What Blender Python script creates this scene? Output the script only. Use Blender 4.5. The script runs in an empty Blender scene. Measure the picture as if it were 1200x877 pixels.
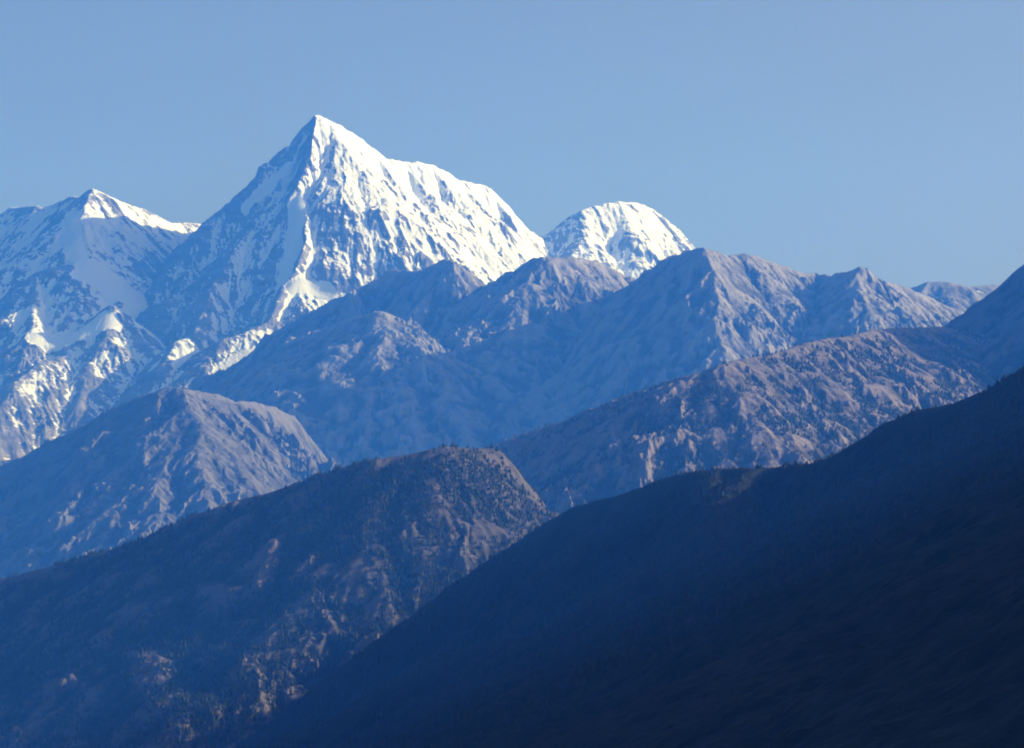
import bpy, math, random
import numpy as np

random.seed(7)
SC = bpy.context.scene
COL = SC.collection
R = math.radians

# ------------------------------------------------------------------ camera
PITCH = R(5.0)                     # looking a little upwards from a ridge
HFOV = R(16.0)                     # short telephoto
FPX = 600.0 / math.tan(HFOV / 2)   # focal length in units of the 1200 px wide picture
cam = bpy.data.cameras.new("camera")
cam.sensor_fit = 'HORIZONTAL'
cam.angle = HFOV
cam.clip_start = 5.0
cam.clip_end = 400000.0
co = bpy.data.objects.new("camera", cam)
COL.objects.link(co)
co.location = (0, 0, 0)
co.rotation_euler = (R(90) + PITCH, 0, 0)
SC.camera = co

# ------------------------------------------------------------------ sky + sun
SUN_AZ = R(78)      # clockwise from the view direction (+y)
SUN_EL = R(22.5)
w = bpy.data.worlds.new("World")
SC.world = w
w.use_nodes = True
nt = w.node_tree
bg = nt.nodes["Background"]
sky = nt.nodes.new("ShaderNodeTexSky")
sky.sky_type = 'NISHITA'
sky.sun_disc = False
sky.sun_elevation = SUN_EL
sky.sun_rotation = SUN_AZ
sky.altitude = 0
sky.air_density = 0.9
sky.dust_density = 3.5
sky.ozone_density = 0.8
nt.links.new(sky.outputs[0], bg.inputs[0])
bg.inputs[1].default_value = 0.051

sl = bpy.data.lights.new("sun", 'SUN')
sl.energy = 4.5
sl.angle = R(0.5)
sl.color = (1.0, 0.98, 0.955)
so = bpy.data.objects.new("sun", sl)
COL.objects.link(so)
so.rotation_euler = (R(90) - SUN_EL, 0, -SUN_AZ + math.pi)
so.location = (20000, 5000, 9000)

SC.view_settings.view_transform = 'Standard'
SC.view_settings.look = 'None'
SC.view_settings.exposure = 0.86
SC.view_settings.gamma = 1.0
SC.view_settings.use_curve_mapping = False
SC.render.engine = 'CYCLES'
SC.cycles.use_denoising = True
SC.cycles.max_bounces = 4
SC.cycles.diffuse_bounces = 2
SC.cycles.volume_bounces = 3
SC.cycles.pixel_filter_type = 'BLACKMAN_HARRIS'
SC.cycles.filter_width = 2.0

# ------------------------------------------------------------------ noise
_rng = np.random.RandomState(11)
TAB = _rng.rand(65536).astype(np.float32)
TAB2 = _rng.rand(65536).astype(np.float32)


def _h(ix, iy, seed):
    return ((ix * 73856093) ^ (iy * 19349663) ^ (seed * 83492791)) & 65535


def perlin(x, y, seed=0):
    fx0 = np.floor(x); fy0 = np.floor(y)
    ix = fx0.astype(np.int64); iy = fy0.astype(np.int64)
    fx = (x - fx0).astype(np.float32); fy = (y - fy0).astype(np.float32)
    u = fx * fx * fx * (fx * (fx * 6 - 15) + 10)
    v = fy * fy * fy * (fy * (fy * 6 - 15) + 10)

    def g(dx, dy):
        a = TAB[_h(ix + dx, iy + dy, seed)] * np.float32(2 * math.pi)
        return np.cos(a) * (fx - dx) + np.sin(a) * (fy - dy)
    a = g(0, 0); b = g(1, 0); c = g(0, 1); d = g(1, 1)
    return (a + (b - a) * u + (c - a) * v + (a - b - c + d) * u * v) * np.float32(1.5)


def fbm(x, y, wl, octs=4, seed=0, gain=0.5):
    s = 0; a = 1.0; t = 0
    for o in range(octs):
        s = s + a * perlin(x / wl, y / wl, seed + o * 17)
        t += a; a *= gain; wl *= 0.5
    return s / t


def ridged(x, y, wl, octs=4, seed=0, gain=0.5):
    s = 0; a = 1.0; t = 0
    for o in range(octs):
        s = s + a * (1 - 2 * np.abs(perlin(x / wl, y / wl, seed + o * 17)))
        t += a; a *= gain; wl *= 0.5
    return s / t - 0.22


def gullies(x, y, wl, dx, dy, seed):
    """stripes that run down the slope (dx, dy = unit vector across the slope)"""
    px = x / wl; py = y / wl
    ipx = np.floor(px); ipy = np.floor(py)
    fx = (px - ipx).astype(np.float32); fy = (py - ipy).astype(np.float32)
    ix = ipx.astype(np.int64); iy = ipy.astype(np.int64)
    acc = np.zeros_like(fx); wt = np.zeros_like(fx) + 1e-6
    for i in (-1, 0, 1):
        for j in (-1, 0, 1):
            hh = _h(ix + i, iy + j, seed)
            ox = fx - i - TAB[hh]; oy = fy - j - TAB2[hh]
            ww = np.maximum(np.exp(-2 * (ox * ox + oy * oy)) - 0.011, 0)
            acc += ww * np.cos(6.2832 * (ox * dx + oy * dy))
            wt += ww
    v = np.clip(acc / wt, -1, 1)
    return 0.35 * v + 0.65 * (1.25 - 2 * np.sqrt((1 - v) * 0.5))     # sharp ribs, rounded hollows


# ------------------------------------------------------------------ terrain
def world(px, py, d):
    """a point of a ridge read off the photograph, d = its distance in metres"""
    a = (px - 600.0) / FPX
    b = (438.5 - py) / FPX
    fy = math.cos(PITCH) - b * math.sin(PITCH)
    fz = math.sin(PITCH) + b * math.cos(PITCH)
    k = d / fy
    return (a * k, d, fz * k)


def spur_points(p0, rest, slope):
    """a spur falling towards the viewer: each next point lies where the line of sight meets the given slope"""
    pts = [world(p0[0], p0[1], p0[2] * 1000.0)]
    for px, py in rest:
        x0, y0, z0 = pts[-1]
        lo, hi = y0 - 6000.0, y0
        for _ in range(40):
            m = (lo + hi) / 2
            x, y, z = world(px, py, m)
            if z0 - z > slope * math.hypot(x - x0, y - y0): hi = m   # too steep: the point lies nearer
            else: lo = m
        pts.append(world(px, py, (lo + hi) / 2))
    return pts


def smooth(e0, e1, v):
    t = np.clip((v - e0) / (e1 - e0), 0, 1)
    return t * t * (3 - 2 * t)


def blur(H, rx, ry):
    for _ in range(2):
        for ax, r in ((1, rx), (0, ry)):
            P = np.pad(H, [(r + 1, r) if a == ax else (0, 0) for a in (0, 1)], mode='edge').astype(np.float64)
            C = np.cumsum(P, axis=ax)
            n = 2 * r + 1
            H = ((np.take(C, range(n, C.shape[ax]), ax) - np.take(C, range(0, C.shape[ax] - n), ax)) / n)
    return H.astype(np.float32)


class Terrain:
    """heights over a regular ground grid, grown from a skeleton of ridge lines"""

    def __init__(self, ridges, x0, x1, y0, y1, dx, dy, base, k=0.75, rad=25.0, koff=0.0,
                 fade=260.0, rough=60.0, wl=900.0, gul=((520, .10), (250, .10), (120, .09), (60, .08)), seed=1,
                 crest_noise=6.0, flat=0.0, apron=None, hol=60.0, crag=26.0, snowfields=None):
        self.x0, self.y0, self.dx, self.dy = x0, y0, dx, dy
        xs = np.arange(x0, x1 + dx, dx, dtype=np.float32)
        ys = np.arange(y0, y1 + dy, dy, dtype=np.float32)
        X, Y = np.meshgrid(xs, ys)
        H = np.full(X.shape, -1e9, np.float32)
        D = np.full(X.shape, 1e9, np.float32)
        kn = 1 + 0.22 * fbm(X, Y, wl * 1.3, 3, seed + 50)
        wx = fbm(X, Y, wl * 0.45, 3, seed + 70) * np.float32(60)
        for rd in ridges:
            if 's' in rd:
                p0 = rd['p'][0]
                pts = spur_points((p0[0], p0[1], p0[2] + koff / 1000.0), [p[:2] for p in rd['p'][1:]], rd['s'])
            else:
                pts = [world(p[0], p[1], p[2] * 1000.0 + koff) for p in rd['p']]
            kl = rd.get('kl', rd.get('k', k)); kr = rd.get('kr', rd.get('k', k))
            r0 = rd.get('rad', rad)
            for a, b in zip(pts[:-1], pts[1:]):
                ex, ey = b[0] - a[0], b[1] - a[1]
                L2 = ex * ex + ey * ey + 1e-6
                t = np.clip(((X - a[0]) * ex + (Y - a[1]) * ey) / L2, 0, 1)
                qx = X - (a[0] + t * ex); qy = Y - (a[1] + t * ey)
                d = np.sqrt(qx * qx + qy * qy)
                if kl != kr:
                    s = smooth(-0.25, 0.25, (ex * qy - ey * qx) / (math.sqrt(L2) * (d + 1)))
                    kk = kr + (kl - kr) * s
                else:
                    kk = kl
                dd = np.maximum(d + wx * smooth(60, 400, d), 0)
                drop = kk * kn * (np.sqrt(dd * dd + r0 * r0) - r0)
                if flat:
                    drop = flat * (1 - np.exp(-drop / flat))
                z = a[2] + (b[2] - a[2]) * t - drop
                np.maximum(H, z, out=H)
                np.minimum(D, d, out=D)
        np.maximum(H, base + 30 * fbm(X, Y, 900, 3, seed), out=H)
        if apron:
            A = apron[0] + apron[1] * Y + apron[2] * np.minimum(X, 1050) + 14 * fbm(X, Y, 1500, 3, seed + 4)
            A = A - 0.4 * np.maximum(1300 - Y, 0)             # falls away below the viewpoint
            e = np.clip((H - A) / 120.0, -1, 1)        # rounded foot of the slope
            H = np.where(e >= 1, H, np.where(e <= -1, A, A + 30.0 * (e + 1) ** 2))
        f = smooth(10, fade, D)
        H += rough * f * ridged(X, Y, wl, 4, seed + 3)
        vary = np.clip(0.9 + 1.1 * fbm(X, Y, wl * 1.1, 3, seed + 80), 0.25, 1.7)     # some flanks deeply cut, some plain
        for n, (l, amp) in enumerate(gul):
            gy, gx = np.gradient(H, dy, dx)
            gm = np.sqrt(gx * gx + gy * gy) + 1e-5
            cx, cy = -gy / gm, gx / gm
            ff = smooth(0, l * 0.9, D) * 0.85 + 0.15
            if n > 1:
                ff = np.maximum(ff, 0.35)
            H += vary * ff * (l * amp) * np.minimum(gm, 1.0) * gullies(X, Y, l, cx, cy, seed + 100 + n)
        qx = X + 40 * fbm(X, Y, 160, 3, seed + 31); qy = Y + 40 * fbm(X, Y, 160, 3, seed + 32)
        H += crag * (0.3 + 0.7 * f) * ridged(qx, qy, crag * 7.0, 6, seed + 33, 0.62)
        H += crest_noise * (fbm(X, Y, 70, 4, seed + 9, 0.6) + 0.5 * ridged(X, Y, 130, 3, seed + 10))
        self.X, self.Y, self.H, self.D = X, Y, H, D
        self.ice = np.zeros(X.shape, np.float32)
        if snowfields:
            DI = np.full(X.shape, 1e9, np.float32)
            for pts, rad_i in snowfields:
                W = [self.hit(*p) for p in pts]
                for a, b in zip(W[:-1], W[1:]):
                    n = max(2, int(math.hypot(b[0] - a[0], b[1] - a[1]) / 25))
                    for t in np.linspace(0, 1, n):
                        DI = np.minimum(DI, np.hypot(X - (a[0] + (b[0] - a[0]) * t), Y - (a[1] + (b[1] - a[1]) * t)) / rad_i)
            DI += 0.45 * fbm(X, Y, 140, 3, seed + 60)
            self.ice = smooth(1.15, 0.75, DI)
            Hs = blur(H, max(1, int(70 / dx)), max(1, int(70 / dy)))
            self.H = H = H + (Hs - H) * self.ice * 0.92
        self.hollow = np.clip((blur(H, max(1, int(hol / dx)), max(1, int(hol / dy))) - H) / (hol * 0.16), -1, 1)

    def hit(self, px, py):
        """where the slope stands that the photograph shows at this spot"""
        d = np.arange(self.y0 + 20, self.Y[-1, 0] - 20, 6.0)
        P = np.array([world(px, py, q) for q in d])
        on = (P[:, 0] > self.x0) & (P[:, 0] < self.X[0, -1]) & (self.sample(P[:, 0], P[:, 1]) > P[:, 2])
        return tuple(P[np.argmax(on)][:2])

    def sample(self, x, y):
        u = (x - self.x0) / self.dx; v = (y - self.y0) / self.dy
        i = np.clip(np.floor(u).astype(int), 0, self.H.shape[1] - 2)
        j = np.clip(np.floor(v).astype(int), 0, self.H.shape[0] - 2)
        a = u - i; b = v - j
        H = self.H
        return (H[j, i] * (1 - a) * (1 - b) + H[j, i + 1] * a * (1 - b) + H[j + 1, i] * (1 - a) * b + H[j + 1, i + 1] * a * b)

    def build(self, name, mat, label):
        ny, nx = self.H.shape
        v = np.stack([self.X, self.Y, self.H], -1).reshape(-1, 3).astype(np.float32)
        idx = np.arange(nx * ny, dtype=np.int32).reshape(ny, nx)
        q = np.stack([idx[:-1, :-1], idx[:-1, 1:], idx[1:, 1:], idx[1:, :-1]], -1).reshape(-1, 4)
        o = mesh_object(name, v, q, mat, label, smooth_shade=False)
        at = o.data.attributes.new("hollow", 'FLOAT', 'POINT')
        at.data.foreach_set("value", self.hollow.astype(np.float32).ravel())
        at = o.data.attributes.new("ice", 'FLOAT', 'POINT')
        at.data.foreach_set("value", self.ice.astype(np.float32).ravel())
        return o


def mesh_object(name, v, q, mat, label=None, kind='structure', category='mountain', smooth_shade=True):
    me = bpy.data.meshes.new(name)
    n = q.shape[1]
    me.vertices.add(len(v)); me.vertices.foreach_set("co", v.astype(np.float32).ravel())
    me.loops.add(q.size); me.loops.foreach_set("vertex_index", q.astype(np.int32).ravel())
    me.polygons.add(len(q))
    me.polygons.foreach_set("loop_start", np.arange(0, q.size, n, dtype=np.int32))
    me.update(calc_edges=True)
    me.polygons.foreach_set("use_smooth", np.full(len(q), smooth_shade, dtype=bool))
    me.materials.append(mat)
    o = bpy.data.objects.new(name, me)
    COL.objects.link(o)
    o['kind'] = kind
    if label:
        o['label'] = label
        o['category'] = category
    return o


# ------------------------------------------------------------------ materials
class N:
    def __init__(self, name):
        self.m = bpy.data.materials.new(name); self.m.use_nodes = True
        self.t = self.m.node_tree
        self.b = self.t.nodes["Principled BSDF"]
        self.b.inputs['Roughness'].default_value = 0.95
        self.b.inputs['Specular IOR Level'].default_value = 0.08
        self.geo = self.t.nodes.new("ShaderNodeNewGeometry")

    def attr(self, name):
        n = self.t.nodes.new("ShaderNodeAttribute"); n.attribute_name = name
        return n.outputs['Fac']

    def link(self, a, b): self.t.links.new(a, b)

    def noise(self, scale, detail=5, rough=0.55, stretch=None, dist=0.0):
        mp = self.t.nodes.new("ShaderNodeMapping")
        self.link(self.geo.outputs['Position'], mp.inputs[0])
        s = stretch or (1, 1, 1)
        mp.inputs['Scale'].default_value = (s[0] * scale, s[1] * scale, s[2] * scale)
        n = self.t.nodes.new("ShaderNodeTexNoise")
        n.inputs['Scale'].default_value = 1.0
        n.inputs['Detail'].default_value = detail
        n.inputs['Roughness'].default_value = rough
        n.inputs['Distortion'].default_value = dist
        self.link(mp.outputs[0], n.inputs['Vector'])
        return n.outputs['Fac']

    def math(self, op, a, b=None, c=None):
        n = self.t.nodes.new("ShaderNodeMath"); n.operation = op
        for i, v in enumerate((a, b, c)):
            if v is None: continue
            if isinstance(v, (int, float)): n.inputs[i].default_value = v
            else: self.link(v, n.inputs[i])
        return n.outputs[0]

    def ramp(self, v, lo, hi, a=0.0, b=1.0):
        n = self.t.nodes.new("ShaderNodeMapRange"); n.interpolation_type = 'SMOOTHSTEP'
        self.link(v, n.inputs[0])
        for i, val in enumerate((lo, hi, a, b)): n.inputs[i + 1].default_value = val
        return n.outputs[0]

    def mix(self, f, a, b):
        n = self.t.nodes.new("ShaderNodeMix"); n.data_type = 'RGBA'
        if isinstance(f, (int, float)): n.inputs[0].default_value = f
        else: self.link(f, n.inputs[0])
        for k, v in ((6, a), (7, b)):
            if isinstance(v, tuple): n.inputs[k].default_value = (*v, 1)
            else: self.link(v, n.inputs[k])
        return n.outputs[2]

    def sep(self, v):
        n = self.t.nodes.new("ShaderNodeSeparateXYZ"); self.link(v, n.inputs[0]); return n.outputs

    def bump(self, h, dist, strength=0.6):
        n = self.t.nodes.new("ShaderNodeBump")
        n.inputs['Strength'].default_value = strength
        n.inputs['Distance'].default_value = dist
        self.link(h, n.inputs['Height']); self.link(n.outputs[0], self.b.inputs['Normal'])

    def color(self, c): self.link(c, self.b.inputs['Base Color']); return self.m


def snow_rock(name, line, spread, bias=0.0, aspect=0.5, rock=((.11, .105, .10), (.25, .23, .21))):
    """bare rock on steep faces and ribs, snow where it can lie; line = height above the camera where snow begins"""
    m = N(name)
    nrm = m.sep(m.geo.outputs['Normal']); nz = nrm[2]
    z = m.sep(m.geo.outputs['Position'])[2]
    hol = m.attr("hollow")
    big = m.noise(1 / 520.0, 5, .55)
    fine = m.noise(1 / 55.0, 6, 0.68, (1, 1, .45))
    strata = m.noise(1 / 110.0, 4, .6, (.35, .35, 2.2))
    alt = m.math('DIVIDE', m.math('SUBTRACT', z, line), spread)
    alt = m.math('MINIMUM', m.math('MAXIMUM', alt, -1.6), 1.0)
    s = m.math('ADD', m.math('MULTIPLY', nz, 1.9), m.math('MULTIPLY', alt, 0.38))
    s = m.math('ADD', s, m.math('MULTIPLY', hol, 0.42))
    s = m.math('ADD', s, m.math('MULTIPLY', m.math('SUBTRACT', fine, .5), 1.1))
    s = m.math('ADD', s, m.math('MULTIPLY', m.math('SUBTRACT', big, .5), 2.4))
    s = m.math('ADD', s, m.math('MULTIPLY', nrm[0], aspect))     # more snow on right-facing slopes, more rock on left-facing ones
    s = m.math('ADD', s, m.math('MULTIPLY', m.attr('ice'), 1.2))
    s = m.math('ADD', s, bias)
    f = m.ramp(s, 1.36, 1.56)
    rc = m.mix(m.ramp(strata, .35, .68), rock[0], rock[1])
    rc = m.mix(m.ramp(fine, .3, .7, 0, .35), rc, (.10, .09, .09))
    sc = m.mix(m.ramp(big, .3, .7), (.74, .75, .76), (.66, .68, .70))
    m.bump(fine, 14.0, .55)
    return m.color(m.mix(f, rc, sc))


def bare_slope(name, c0, c1, c2, patch=300.0, grain=35.0, snow_line=None, bumpd=7.0):
    """high dry slopes: scree and rock ribs, darker brush in the hollows, snow flecks on the highest of them"""
    m = N(name)
    nz = m.sep(m.geo.outputs['Normal'])[2]
    z = m.sep(m.geo.outputs['Position'])[2]
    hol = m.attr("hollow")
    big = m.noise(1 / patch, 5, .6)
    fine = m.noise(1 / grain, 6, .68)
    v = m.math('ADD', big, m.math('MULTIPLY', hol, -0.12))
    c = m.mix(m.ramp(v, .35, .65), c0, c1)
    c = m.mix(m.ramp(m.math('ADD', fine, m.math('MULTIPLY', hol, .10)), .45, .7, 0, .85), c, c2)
    if snow_line:
        s = m.math('DIVIDE', m.math('SUBTRACT', z, snow_line), 500.0)
        s = m.math('ADD', s, m.math('MULTIPLY', m.math('SUBTRACT', fine, .5), 2.6))
        s = m.math('ADD', s, m.math('MULTIPLY', hol, .5))
        s = m.math('ADD', s, m.math('MULTIPLY', m.math('SUBTRACT', nz, .75), 1.5))
        c = m.mix(m.ramp(s, .25, .55, 0, .9), c, (.8, .82, .84))
    m.bump(fine, bumpd, .7)
    return m.color(c)


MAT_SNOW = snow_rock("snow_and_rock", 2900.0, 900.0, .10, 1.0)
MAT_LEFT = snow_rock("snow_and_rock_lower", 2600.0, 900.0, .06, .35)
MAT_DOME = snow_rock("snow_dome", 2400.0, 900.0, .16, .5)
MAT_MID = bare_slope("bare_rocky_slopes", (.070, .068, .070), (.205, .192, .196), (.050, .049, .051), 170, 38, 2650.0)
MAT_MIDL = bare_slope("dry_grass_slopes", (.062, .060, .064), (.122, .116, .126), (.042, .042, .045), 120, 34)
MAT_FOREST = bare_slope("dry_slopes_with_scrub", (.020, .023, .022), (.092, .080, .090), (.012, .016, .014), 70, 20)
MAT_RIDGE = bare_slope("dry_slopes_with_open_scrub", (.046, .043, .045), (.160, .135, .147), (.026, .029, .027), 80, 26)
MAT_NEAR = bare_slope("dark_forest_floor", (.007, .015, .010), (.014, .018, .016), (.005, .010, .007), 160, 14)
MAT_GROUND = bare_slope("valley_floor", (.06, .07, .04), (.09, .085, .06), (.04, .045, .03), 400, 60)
MAT_TREES = N("conifer_foliage")
_n = MAT_TREES.noise(1 / 25.0, 3)
MAT_TREES = MAT_TREES.color(MAT_TREES.mix(MAT_TREES.ramp(_n, .3, .7), (.013, .026, .019), (.040, .046, .038)))

# ------------------------------------------------------------------ the mountains
# every ridge line: (column, row) of the photograph + distance in km

def rg(*p, **kw): return dict(p=list(p), **kw)

main = Terrain([
    rg((372, 135, 27.0), (393, 145, 27.15), (417, 160, 27.35), (437, 175, 27.5), (453, 187, 27.65), (470, 190, 27.8), (503, 193, 28.1),
       (523, 202, 28.3), (537, 212, 28.45), (563, 217, 28.7), (573, 222, 28.8), (590, 237, 29.0), (603, 253, 29.15), (617, 270, 29.3), (634, 279, 29.5), (660, 300, 29.8), k=1.45),
    rg((372, 135, 27.0), (363, 143, 27.1), (355, 155, 27.25), (345, 169, 27.4), (333, 182, 27.6), (317, 205, 27.9), (297, 232, 28.3), (273, 254, 28.7), (250, 279, 29.0), (225, 300, 29.3), k=2.3),
    # the prow that parts the sunlit face from the shaded one
    rg((372, 135, 27.0), (367, 158), (362, 186), (355, 206), (348, 222), (355, 250), (358, 282), (346, 312), (334, 334), (318, 370), (300, 410), s=.92, k=1.7),
    rg((355, 206, 26.62), (340, 226), (325, 238), (300, 258), (275, 292), (250, 335), (230, 385), s=.80, k=1.15),
    rg((334, 332, 25.72), (352, 341), (374, 348), (396, 354), (420, 372), s=.35, k=.75, rad=60),
    rg((382, 140, 27.05), (398, 165), (425, 200), (450, 232), (470, 262), (495, 295), (520, 330), s=.84, k=.95),
    rg((425, 200, 26.75), (415, 240), (418, 280), (430, 320), (440, 350), s=.85, k=.95),
    rg((398, 165, 26.98), (388, 200), (392, 240), (388, 280), (400, 330), s=.9, k=1.0),
    rg((437, 175, 27.5), (465, 215), (500, 252), (530, 290), (555, 330), s=.84, k=.95),
    rg((470, 190, 27.8), (505, 228), (540, 262), (570, 300), (590, 335), s=.84, k=.95),
    rg((503, 193, 28.1), (530, 222), (560, 255), (590, 292), (610, 325), s=.84, k=.95),
    rg((537, 212, 28.45), (565, 240), (592, 272), (618, 310), s=.84, k=.95),
    rg((573, 222, 28.8), (595, 252), (615, 287), (632, 318), s=.9, k=1.3),
], -3900, 800, 23600, 30800, 7, 9, -400, k=.9, snowfields=[([(350, 232), (346, 262), (346, 290), (336, 318), (334, 328)], 70), ([(342, 335), (362, 342), (385, 349)], 60), ([(332, 200), (312, 222), (290, 243)], 55)], rough=40, seed=5, crest_noise=14, gul=((420, .12), (210, .13), (105, .13), (52, .11)))
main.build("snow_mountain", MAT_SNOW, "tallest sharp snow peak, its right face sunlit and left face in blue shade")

left = Terrain([
    rg((-330, 320, 30.2), (-100, 268, 29.4), (-40, 262, 29.0), (0, 253, 28.7), (14, 244, 28.55), (45, 242, 28.2), (49, 246, 28.15), (66, 239, 27.9), (84, 231, 27.7),
       (101, 231, 27.5), (108, 222, 27.4), (122, 228, 27.6), (140, 237, 27.9), (168, 246, 28.2), (185, 255, 28.4), (200, 262, 28.6), (224, 262, 28.9), (243, 264, 29.1), (270, 280, 29.4), k=.95),
    rg((108, 222, 27.4), (97, 246), (96, 275), (100, 296), (86, 310), (62, 314), (45, 320), (41, 350), (36, 395), s=.62, k=.85),
    rg((66, 239, 27.9), (50, 275), (25, 315), (8, 335), (-4, 360), (-8, 410), s=.75, k=.85),
    rg((20, 244, 28.5), (5, 280), (-15, 310), (-40, 350), s=.8, k=.85),
    rg((140, 237, 27.9), (150, 270), (160, 300), (165, 330), s=.85, k=.95),
    rg((224, 262, 28.9), (210, 290), (195, 320), (185, 350), s=.85, k=.95),
    rg((130, 358, 25.6), (110, 378, 25.5), (84, 416, 25.2), (48, 425, 24.9), (18, 448, 24.6), (0, 478, 24.3), (-15, 540, 23.7), k=.8),
    rg((130, 358, 25.6), (158, 392, 25.7), (185, 412, 25.7), (215, 432, 25.6), k=1.0),
    rg((130, 358, 25.6), (124, 395), (106, 425), (92, 470), (85, 520), s=.72, k=.85),
    rg((48, 425, 24.9), (35, 455), (15, 500), (10, 545), s=.7, k=.8),
    rg((250, 385, 25.4), (208, 400, 25.1), (194, 425, 24.8), (188, 460, 24.5), k=.85),
    rg((320, 375, 25.2), (290, 390, 25.0), (262, 398, 24.9), (245, 420, 24.7), (225, 460, 24.4), k=.75),
], -5200, -1300, 22600, 30800, 7, 9, -400, k=.85, snowfields=[([(112, 318), (132, 330), (152, 345), (168, 365), (186, 396)], 170), ([(205, 342), (185, 352), (165, 358)], 80), ([(52, 402), (75, 397), (100, 385), (118, 378)], 140), ([(298, 412), (280, 425), (262, 440), (247, 452)], 85), ([(84, 252), (86, 280), (92, 300)], 80), ([(100, 258), (125, 262)], 60)], rough=45, seed=25, crest_noise=9, gul=((420, .11), (210, .12), (105, .12), (52, .11)))
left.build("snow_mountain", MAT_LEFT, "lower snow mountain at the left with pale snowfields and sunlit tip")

dome = Terrain([
    rg((600, 290, 29.6), (628, 279, 29.55), (645, 277, 29.55), (656, 268, 29.6), (670, 258, 29.65), (682, 247, 29.7), (696, 243, 29.8), (713, 238, 29.9), (736, 237.5, 30.1),
       (753, 241, 30.35), (770, 252, 30.7), (787, 271, 31.1), (804, 292, 31.5), (830, 340, 32.0), k=1.35, rad=60),
    rg((682, 247, 29.7), (684, 280), (690, 310), (700, 350), s=.85, k=.95, rad=60),
    rg((725, 238, 29.95), (738, 270), (745, 305), (748, 345), s=.85, k=.95, rad=60),
    rg((753, 241, 30.35), (768, 270), (775, 305), (778, 340), s=.9, k=1.0, rad=60),
], -400, 2400, 28300, 32900, 8, 10, -200, k=.85, rough=30, seed=35, crest_noise=16, crag=34.0, gul=((420, .13), (200, .15), (100, .15), (50, .12)))
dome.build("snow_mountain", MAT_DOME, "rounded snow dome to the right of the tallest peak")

back = Terrain([
    rg((1020, 350, 23.5), (1077, 336, 23.2), (1089, 331, 23.1), (1112, 331, 23.1), (1136, 337, 23.3), (1162, 334, 23.4), (1200, 338, 23.4), (1330, 325, 23.6), (1500, 350, 24), k=.6),
    rg((1112, 331, 23.1), (1118, 355), (1128, 380), (1140, 420), s=.5, k=.6),
    rg((1165, 334, 23.4), (1172, 360), (1180, 400), s=.5, k=.6),
], 1900, 5200, 21000, 25500, 9, 11, -400, seed=45, rough=30)
back.build("rocky_mountain", MAT_MID, "farthest low brown ridge seen in the gap at the right")

mid = Terrain([
    rg((690, 372, 22.0), (730, 340, 21.4), (747, 332, 21.15), (770, 316, 20.9), (787, 303, 20.65), (804, 295, 20.4), (825, 292, 20.2), (840, 296, 20.35), (850, 301, 20.5), (870, 298, 20.6),
       (888, 302, 20.7), (914, 312, 20.9), (935, 320, 21.1), (955, 322.5, 21.2), (970, 325, 21.1), (993, 320, 20.7), (1007, 315, 20.4), (1016, 324, 20.6), (1031, 331, 20.8),
       (1048, 333, 21.0), (1066, 340, 21.2), (1100, 356, 21.5), (1160, 380, 22.0), k=1.0),
    rg((825, 292, 20.2), (836, 318), (840, 345), (838, 375), (848, 405), (855, 440), s=.70, k=.9),
    rg((850, 301, 20.5), (862, 325), (868, 350), (862, 385), s=.66, k=.75),
    rg((870, 298, 20.6), (892, 320), (905, 345), (908, 380), s=.64, k=.72),
    rg((914, 312, 20.9), (935, 335), (945, 360), s=.64, k=.72),
    rg((1007, 315, 20.4), (1005, 340, 20.15), (1000, 353, 20.0), (968, 366, 20.05), (932, 383, 20.2), (870, 405, 20.4), k=.68),
    rg((862, 414, 19.35), (825, 420, 19.45), (790, 426, 19.6), (740, 452, 20.0), (700, 473, 20.3), (640, 505, 20.8), k=.68),
    rg((1005, 340, 20.1), (1022, 365), (1025, 390), (1030, 420), s=.6, k=.7),
    rg((1031, 331, 20.8), (1052, 352), (1068, 375), (1080, 410), s=.6, k=.7),
    rg((1066, 340, 21.2), (1085, 362), (1100, 388), s=.6, k=.7),
    rg((968, 366, 20.05), (975, 395), (965, 430), s=.6, k=.7),
    rg((845, 417, 19.4), (852, 440), (858, 480), s=.55, k=.7),
], -300, 3700, 17200, 23200, 6, 8, -400, k=.7, rough=60, seed=55, crest_noise=14, crag=38.0, wl=650, gul=((400, .17), (200, .19), (100, .16), (50, .12)))
mid.build("rocky_mountain", MAT_MID, "jagged brown rocky mountain in front of the snow dome")

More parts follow.
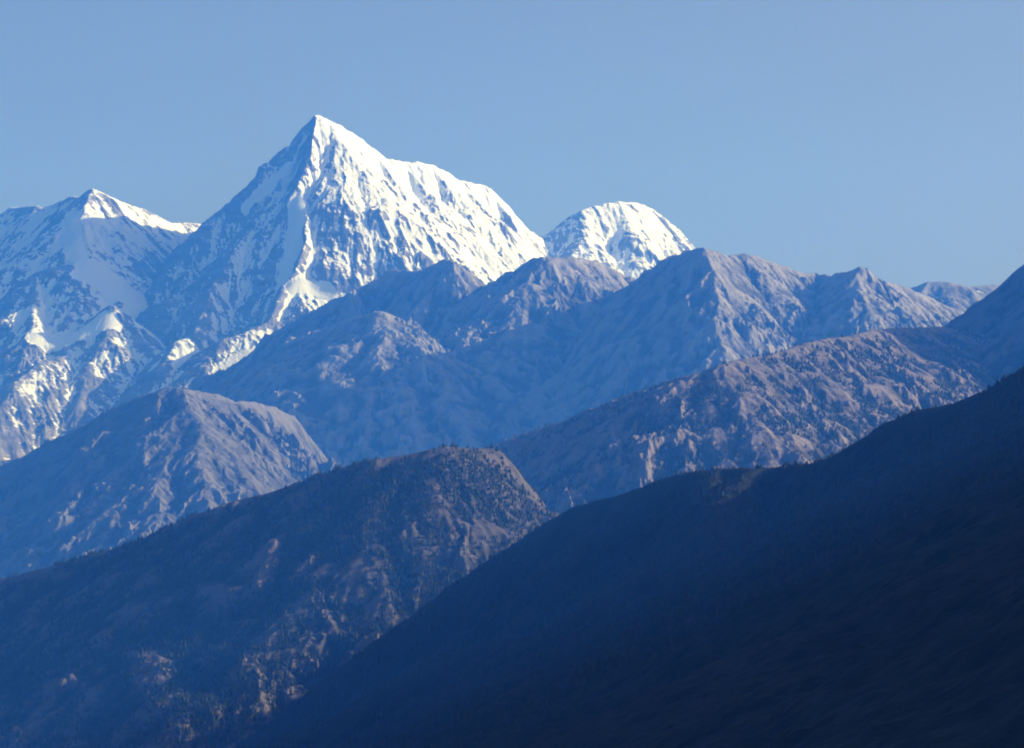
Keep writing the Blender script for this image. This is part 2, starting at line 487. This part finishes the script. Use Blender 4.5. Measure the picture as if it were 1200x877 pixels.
mid2 = Terrain([
    rg((235, 465, 24.3), (262, 440, 24.1), (300, 410, 23.8), (340, 380, 23.5), (357, 370, 23.4), (397, 350, 23.1), (423, 340, 22.9), (447, 323, 22.7), (460, 317, 22.6), (480, 318, 22.5),
       (497, 317, 22.4), (520, 305, 22.25), (533, 307, 22.15), (540, 325, 22.15), (563, 337, 22.05), (577, 333, 22.0), (602, 329, 21.85), (614, 319, 21.75), (627, 302, 21.65), (636, 302, 21.6),
       (648, 303, 21.62), (673, 302, 21.8), (702, 309, 22.2), (730, 323, 22.5), (741, 332, 22.7), (790, 380, 23.2), k=1.0),
    rg((673, 302, 21.8), (680, 325), (688, 350), (700, 385), s=.64, k=.72),
    rg((702, 309, 22.2), (714, 330), (722, 355), s=.64, k=.72),
    rg((627, 302, 21.65), (620, 330), (612, 370), (600, 420), s=.66, k=.7),
    rg((300, 460, 22.3), (350, 417, 21.9), (387, 383, 21.5), (420, 372, 21.2), (448, 366, 20.85), k=.68),
    rg((448, 366, 20.85), (455, 385), (452, 395), (470, 425), (474, 452), (482, 490), (500, 540), s=.6, k=.68),
    rg((455, 385, 20.7), (490, 408), (520, 418), (545, 428), (575, 440), (610, 462), s=.42, k=.68),
    rg((520, 418, 20.45), (530, 445), (535, 475), (545, 510), s=.58, k=.68),
    rg((575, 440, 20.3), (592, 460), (600, 490), s=.58, k=.68),
    rg((387, 383, 21.5), (408, 400), (417, 413), (398, 432), (388, 445), (400, 472), (412, 500), (420, 540), s=.56, k=.66),
    rg((417, 413, 21.28), (438, 440), (455, 470), (465, 500), s=.58, k=.66),
    rg((388, 445, 21.03), (370, 490), (392, 520), (385, 560), s=.58, k=.66),
    rg((300, 410, 23.8), (285, 440), (275, 480), s=.64, k=.7),
    rg((655, 440, 20.2), (630, 462), (640, 490), s=.5, k=.66),
], -2500, 1500, 17500, 24200, 6, 8, -400, k=.7, rough=60, seed=65, crest_noise=14, crag=38.0, wl=650, gul=((400, .17), (200, .19), (100, .16), (50, .12)))
mid2.build("rocky_mountain", MAT_MID, "hazy blue mountainside below the tallest peak, with pale sunlit scree spurs")

midl = Terrain([
    rg((-350, 650, 20.0), (-100, 590, 19.2), (0, 549, 18.75), (44, 530, 18.5), (103, 499, 18.15), (154, 479, 17.8), (171, 465, 17.7), (198, 455, 17.55), (212, 456, 17.5), (255, 464, 17.8), k=.74),
    rg((255, 464, 17.8), (275, 471, 17.95), (300, 473, 18.15), (322, 479, 18.35), (342, 488, 18.5), (350, 505, 18.6), (356, 560, 18.8), k=1.5),
    rg((212, 456, 17.5), (222, 475), (238, 498), (232, 522), (242, 570), (245, 640), s=.50, k=.68),
    rg((238, 498, 17.2), (268, 530), (290, 560), (320, 600), s=.52, k=.64),
    rg((255, 463, 17.8), (285, 495), (310, 520), (335, 560), (345, 600), s=.52, k=.9),
    rg((222, 475, 17.4), (205, 520), (183, 560), (190, 600), (180, 660), s=.50, k=.64),
    rg((103, 499, 18.15), (90, 540), (62, 575), (48, 610), (50, 660), s=.50, k=.64),
    rg((171, 465, 17.7), (150, 520), (130, 570), (120, 640), s=.50, k=.64),
    rg((20, 541, 18.65), (0, 580), (-15, 620), s=.50, k=.64),
], -4600, -500, 14800, 21800, 6, 8, -400, k=.66, rough=60, seed=75, crest_noise=10, crag=36.0, wl=600, gul=((380, .17), (190, .18), (95, .18), (48, .14)))
midl.build("rocky_mountain", MAT_MIDL, "brown spur at the left with sunlit right flank, behind the forested ridge")

east = Terrain([
    rg((1500, 190, 14.2), (1300, 262, 14.7), (1200, 312, 15.1), (1180, 331, 15.3), (1165, 343, 15.4), (1142, 362, 15.7), (1124, 372, 15.9), (1112, 382, 16.1), (1070, 420, 16.6), k=1.1),
    rg((1165, 343, 15.4), (1172, 368), (1186, 388), (1205, 420), (1215, 460), s=.58, k=.9),
    rg((1200, 312, 15.1), (1215, 350), (1235, 390), s=.58, k=1.0),
    rg((1300, 262, 14.7), (1290, 320), (1280, 370), s=.58, k=.66),
], 1500, 4400, 11800, 17500, 6, 8, -400, koff=-500.0, seed=85, rough=25, wl=700)
east.build("rocky_mountain", MAT_FOREST, "steep brown ridge rising out of the picture at the right edge")

ridge = Terrain([
    rg((1180, 400, 14.9), (1118, 387, 14.5), (1101, 384, 14.4), (1077, 385, 14.2), (1054, 385, 14.05), (1025, 387, 13.9), (996, 395, 13.7), (967, 398, 13.55), (946, 403, 13.4), (917, 413, 13.25), (879, 420, 13.1),
       (850, 426, 12.95), (815, 439, 12.9), (750, 460, 13.4), (717, 473, 13.7), (667, 493, 14.1), (627, 507, 14.5), (580, 523, 14.9), (520, 550, 15.4), (400, 620, 16.0), k=.64),
    rg((815, 439, 12.9), (826, 468), (838, 500), (850, 540), (860, 600), s=.58, k=.64),
    rg((850, 426, 12.95), (872, 460), (890, 500), (905, 550), s=.56, k=.64),
    rg((879, 420, 13.1), (905, 455), (930, 490), (950, 540), s=.56, k=.64),
    rg((946, 403, 13.4), (968, 440), (990, 480), (1005, 520), s=.56, k=.64),
    rg((996, 395, 13.7), (1018, 430), (1035, 465), (1045, 500), s=.56, k=.64),
    rg((1054, 385, 14.05), (1070, 415), (1088, 445), (1095, 480), s=.56, k=.64),
    rg((1101, 384, 14.4), (1112, 410), (1130, 440), (1140, 470), s=.56, k=.64),
], -1500, 3000, 9500, 16200, 5, 7, -600, koff=-600.0, seed=95, rough=26, wl=450, fade=160, gul=((260, .17), (130, .22), (65, .20), (32, .15)), crest_noise=6, crag=20.0)
ridge.build("forested_hill", MAT_RIDGE, "long wooded ridge whose right half is speckled with sunlit scrub")

spur = Terrain([
    rg((650, 690, 10.8), (625, 625, 10.68), (612, 585, 10.58), (594, 548, 10.45), (580, 526, 10.34), (563, 527, 10.29), (517, 525, 10.2), (495, 530, 10.2), k=1.6),
    rg((517, 525, 10.2), (483, 533, 10.2), (433, 540, 10.215), (400, 550, 10.235), (350, 567, 10.275), (308, 581, 10.315),
       (274, 588, 10.342), (236, 602, 10.375), (205, 619, 10.408), (171, 633, 10.441), (113, 650, 10.496), (68, 662, 10.54), (0, 680, 10.623), (-150, 725, 10.815), (-350, 790, 11.09), k=.72),
    rg((575, 527, 10.33), (590, 560), (602, 590), (618, 625), (630, 680), s=.70, k=1.6),
    rg((540, 527, 10.25), (552, 570), (570, 610), (585, 660), s=.70, k=1.4),
    rg((517, 525, 10.2), (505, 560), (510, 600), (500, 650), (505, 720), s=0.66, k=.66),
    rg((470, 535, 10.205), (448, 580), (440, 630), (450, 690), (440, 740), s=0.6, k=.66),
    rg((400, 550, 10.235), (388, 590), (382, 640), (372, 690), (340, 720), (330, 780), s=0.565, k=.65),
    rg((388, 590, 10.08), (410, 640), (415, 690), (420, 740), s=0.55, k=.66),
    rg((330, 574, 10.287), (300, 600), (275, 640), (262, 690), s=0.56, k=.65),
    rg((236, 602, 10.375), (215, 650), (205, 700), (198, 740), (230, 790), (240, 840), (235, 890), s=0.52, k=.65),
    rg((205, 700, 9.9), (170, 750), (130, 800), (95, 850), (70, 890), s=0.52, k=.64),
    rg((171, 633, 10.441), (155, 680), (150, 730), s=0.56, k=.65),
    rg((113, 650, 10.496), (98, 690), (85, 730), (70, 790), (40, 850), s=0.52, k=.65),
    rg((40, 672, 10.579), (20, 720), (10, 780), (-10, 860), s=0.54, k=.65),
], -2600, 700, 6000, 13200, 5, 6, -900, koff=-1300.0, seed=105, rough=20, wl=450, fade=160, gul=((240, .14), (120, .17), (60, .16), (30, .13)), crest_noise=3, crag=17.0)
spur.build("forested_hill", MAT_FOREST, "wooded hill at lower left with reddish sunlit gully ribs")

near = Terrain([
    rg((3600, -110, 5.0), (2400, 10, 5.4), (1700, 175, 6.0), (1400, 325, 6.5), (1300, 383, 6.7), (1200, 438, 6.9), (1163, 459, 6.95), (1125, 475, 7.0), (1077, 481, 7.1), (1051, 494, 7.15), (1024, 518, 7.2), (992, 534, 7.25), (955, 545, 7.3),  # first points: unseen crest past the right edge, raised to shade this hillside
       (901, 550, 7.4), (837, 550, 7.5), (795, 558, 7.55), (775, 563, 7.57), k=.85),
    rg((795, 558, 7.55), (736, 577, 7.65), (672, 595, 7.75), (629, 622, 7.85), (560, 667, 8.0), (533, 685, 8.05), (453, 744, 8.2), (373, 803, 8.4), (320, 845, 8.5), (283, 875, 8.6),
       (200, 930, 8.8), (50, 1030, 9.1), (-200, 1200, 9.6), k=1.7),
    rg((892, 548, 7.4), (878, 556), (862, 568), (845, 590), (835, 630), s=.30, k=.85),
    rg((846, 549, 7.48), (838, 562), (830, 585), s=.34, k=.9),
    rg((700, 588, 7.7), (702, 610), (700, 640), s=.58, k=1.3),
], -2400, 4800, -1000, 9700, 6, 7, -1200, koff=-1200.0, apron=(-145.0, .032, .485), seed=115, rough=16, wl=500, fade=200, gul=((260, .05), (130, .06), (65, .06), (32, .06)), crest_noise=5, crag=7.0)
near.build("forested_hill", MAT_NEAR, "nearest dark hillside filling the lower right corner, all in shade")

# ------------------------------------------------------------------ forests
def forest(ter, name, label, n, y0, y1, h0, h1, lower, seed, cover=0.0):
    """thousands of small uneven conifers standing on a terrain, one mass"""
    rs = np.random.RandomState(seed)
    y = np.sqrt(rs.uniform(y0 * y0, y1 * y1, n * 6)); px = rs.uniform(-120, 1320, n * 6)
    x = (px - 600) / FPX * y
    inside = (x > ter.x0 + 20) & (x < ter.X[0, -1] - 20) & (y > ter.y0 + 20) & (y < ter.Y[-1, 0] - 20)
    x, y, px = x[inside], y[inside], px[inside]
    z = ter.sample(x, y)
    slope = (ter.sample(x, y + 25) - ter.sample(x, y - 25)) / 50
    py = 438.5 - FPX * np.tan(np.arctan2(z, y) - PITCH)
    dens = fbm(x, y, 260, 4, seed) + 0.35 * fbm(x, y, 60, 2, seed + 5)
    H = ter.hollow[np.clip(((y - ter.y0) / ter.dy).astype(int), 0, ter.H.shape[0] - 1), np.clip(((x - ter.x0) / ter.dx).astype(int), 0, ter.H.shape[1] - 1)]
    keep = (slope > -0.25) & (py < np.interp(px, lower[0], lower[1]) + 50) & (py < 960) & (dens + 0.35 * H + cover + rs.uniform(-.3, .3, len(x)) > 0)
    x, y, z = x[keep][:n], y[keep][:n], z[keep][:n]
    m = len(x)
    hgt = rs.uniform(h0, h1, m) * rs.choice([.45, .7, 1, 1, 1.3, 1.7], m); wid = hgt * rs.uniform(.22, .36, m)
    S = 5
    V = np.zeros((m, 2 * S + 1, 3), np.float32)
    ph = rs.uniform(0, 6.28, m)
    for k in range(S):
        for ring, (fr, fh) in enumerate(((1.0, .08), (.62, .48))):
            r = wid * fr * rs.uniform(.65, 1.3, m)
            an = ph + 6.2832 * (k + .5 * ring) / S
            V[:, ring * S + k, 0] = x + r * np.cos(an)
            V[:, ring * S + k, 1] = y + r * np.sin(an)
            V[:, ring * S + k, 2] = z + hgt * (fh + rs.uniform(-.06, .06, m)) - 1.0
    V[:, 2 * S, 0] = x + wid * rs.uniform(-.15, .15, m); V[:, 2 * S, 1] = y; V[:, 2 * S, 2] = z + hgt - 1.0
    F = []
    for k in range(S):
        a, b = k, (k + 1) % S
        F += [(a, b, S + a), (b, S + b, S + a), (S + a, S + b, 2 * S)]
    F = np.array(F)
    Q = (F[None] + (np.arange(m) * (2 * S + 1))[:, None, None]).reshape(-1, 3)
    return mesh_object(name, V.reshape(-1, 3), Q, MAT_TREES, label, kind='stuff', category='forest', smooth_shade=False)


NEAR_LINE = ([-200, 50, 200, 283, 373, 453, 560, 672, 795, 901, 955, 1024, 1077, 1163, 1200, 1400], [1200, 1030, 930, 875, 803, 744, 667, 595, 558, 550, 545, 518, 481, 459, 438, 328])
SPUR_LINE = ([-350, -150, 0, 113, 205, 308, 400, 517, 580, 605, 640, 700, 795, 901, 955, 1024, 1077, 1163, 1200, 1400], [790, 725, 680, 650, 619, 581, 550, 525, 525, 585, 640, 590, 558, 550, 545, 518, 481, 459, 438, 328])
forest(spur, "forest", "dark forest covering the wooded hill at lower left", 75000, 6400, 11500, 6, 9.5, NEAR_LINE, 201, .22)
forest(ridge, "forest", "dark forest covering the long wooded ridge", 45000, 10500, 15000, 7, 12, SPUR_LINE, 202, -.10)
forest(near, "forest", "dark forest covering the nearest hillside", 90000, 3300, 8300, 3.5, 7, ([-500, 2000], [900, 900]), 203, .30)

# valley floor under everything
g = 60
gx = np.linspace(-14000, 14000, g); gy = np.linspace(-4000, 34000, g)
GX, GY = np.meshgrid(gx, gy)
gid = np.arange(g * g).reshape(g, g)
gq = np.stack([gid[:-1, :-1], gid[:-1, 1:], gid[1:, 1:], gid[1:, :-1]], -1).reshape(-1, 4)
mesh_object("ground", np.stack([GX, GY, -1250 + 40 * fbm(GX, GY, 5000, 3, 3)], -1).reshape(-1, 3), gq, MAT_GROUND, 'dark valley floor hidden below all the mountains', category='ground')

# ------------------------------------------------------------------ haze
def haze_box(x0, x1, y0, y1, z0, z1):
    v = np.array([(x, y, z) for z in (z0, z1) for y in (y0, y1) for x in (x0, x1)], np.float32)
    q = np.array([(0, 2, 3, 1), (4, 5, 7, 6), (0, 1, 5, 4), (2, 6, 7, 3), (0, 4, 6, 2), (1, 3, 7, 5)])
    m = bpy.data.materials.new("haze"); m.use_nodes = True
    t = m.node_tree
    t.nodes.clear()
    out = t.nodes.new("ShaderNodeOutputMaterial")
    pv = t.nodes.new("ShaderNodeVolumePrincipled")
    pv.inputs['Color'].default_value = HAZE_COLOR
    pv.inputs['Absorption Color'].default_value = (1, 1, 1, 1)
    pv.inputs['Density'].default_value = HAZE_DENSITY
    pv.inputs['Anisotropy'].default_value = 0.0
    t.links.new(pv.outputs[0], out.inputs['Volume'])
    return mesh_object("haze", v, q, m, 'blue haze that thickens with distance over the whole range', kind='stuff', category='haze', smooth_shade=False)

HAZE_COLOR = (0.032, 0.21, 1.0, 1)
HAZE_DENSITY = 4.0e-5
haze_box(-14200, 14200, -4200, 34200, -1400, 4900)
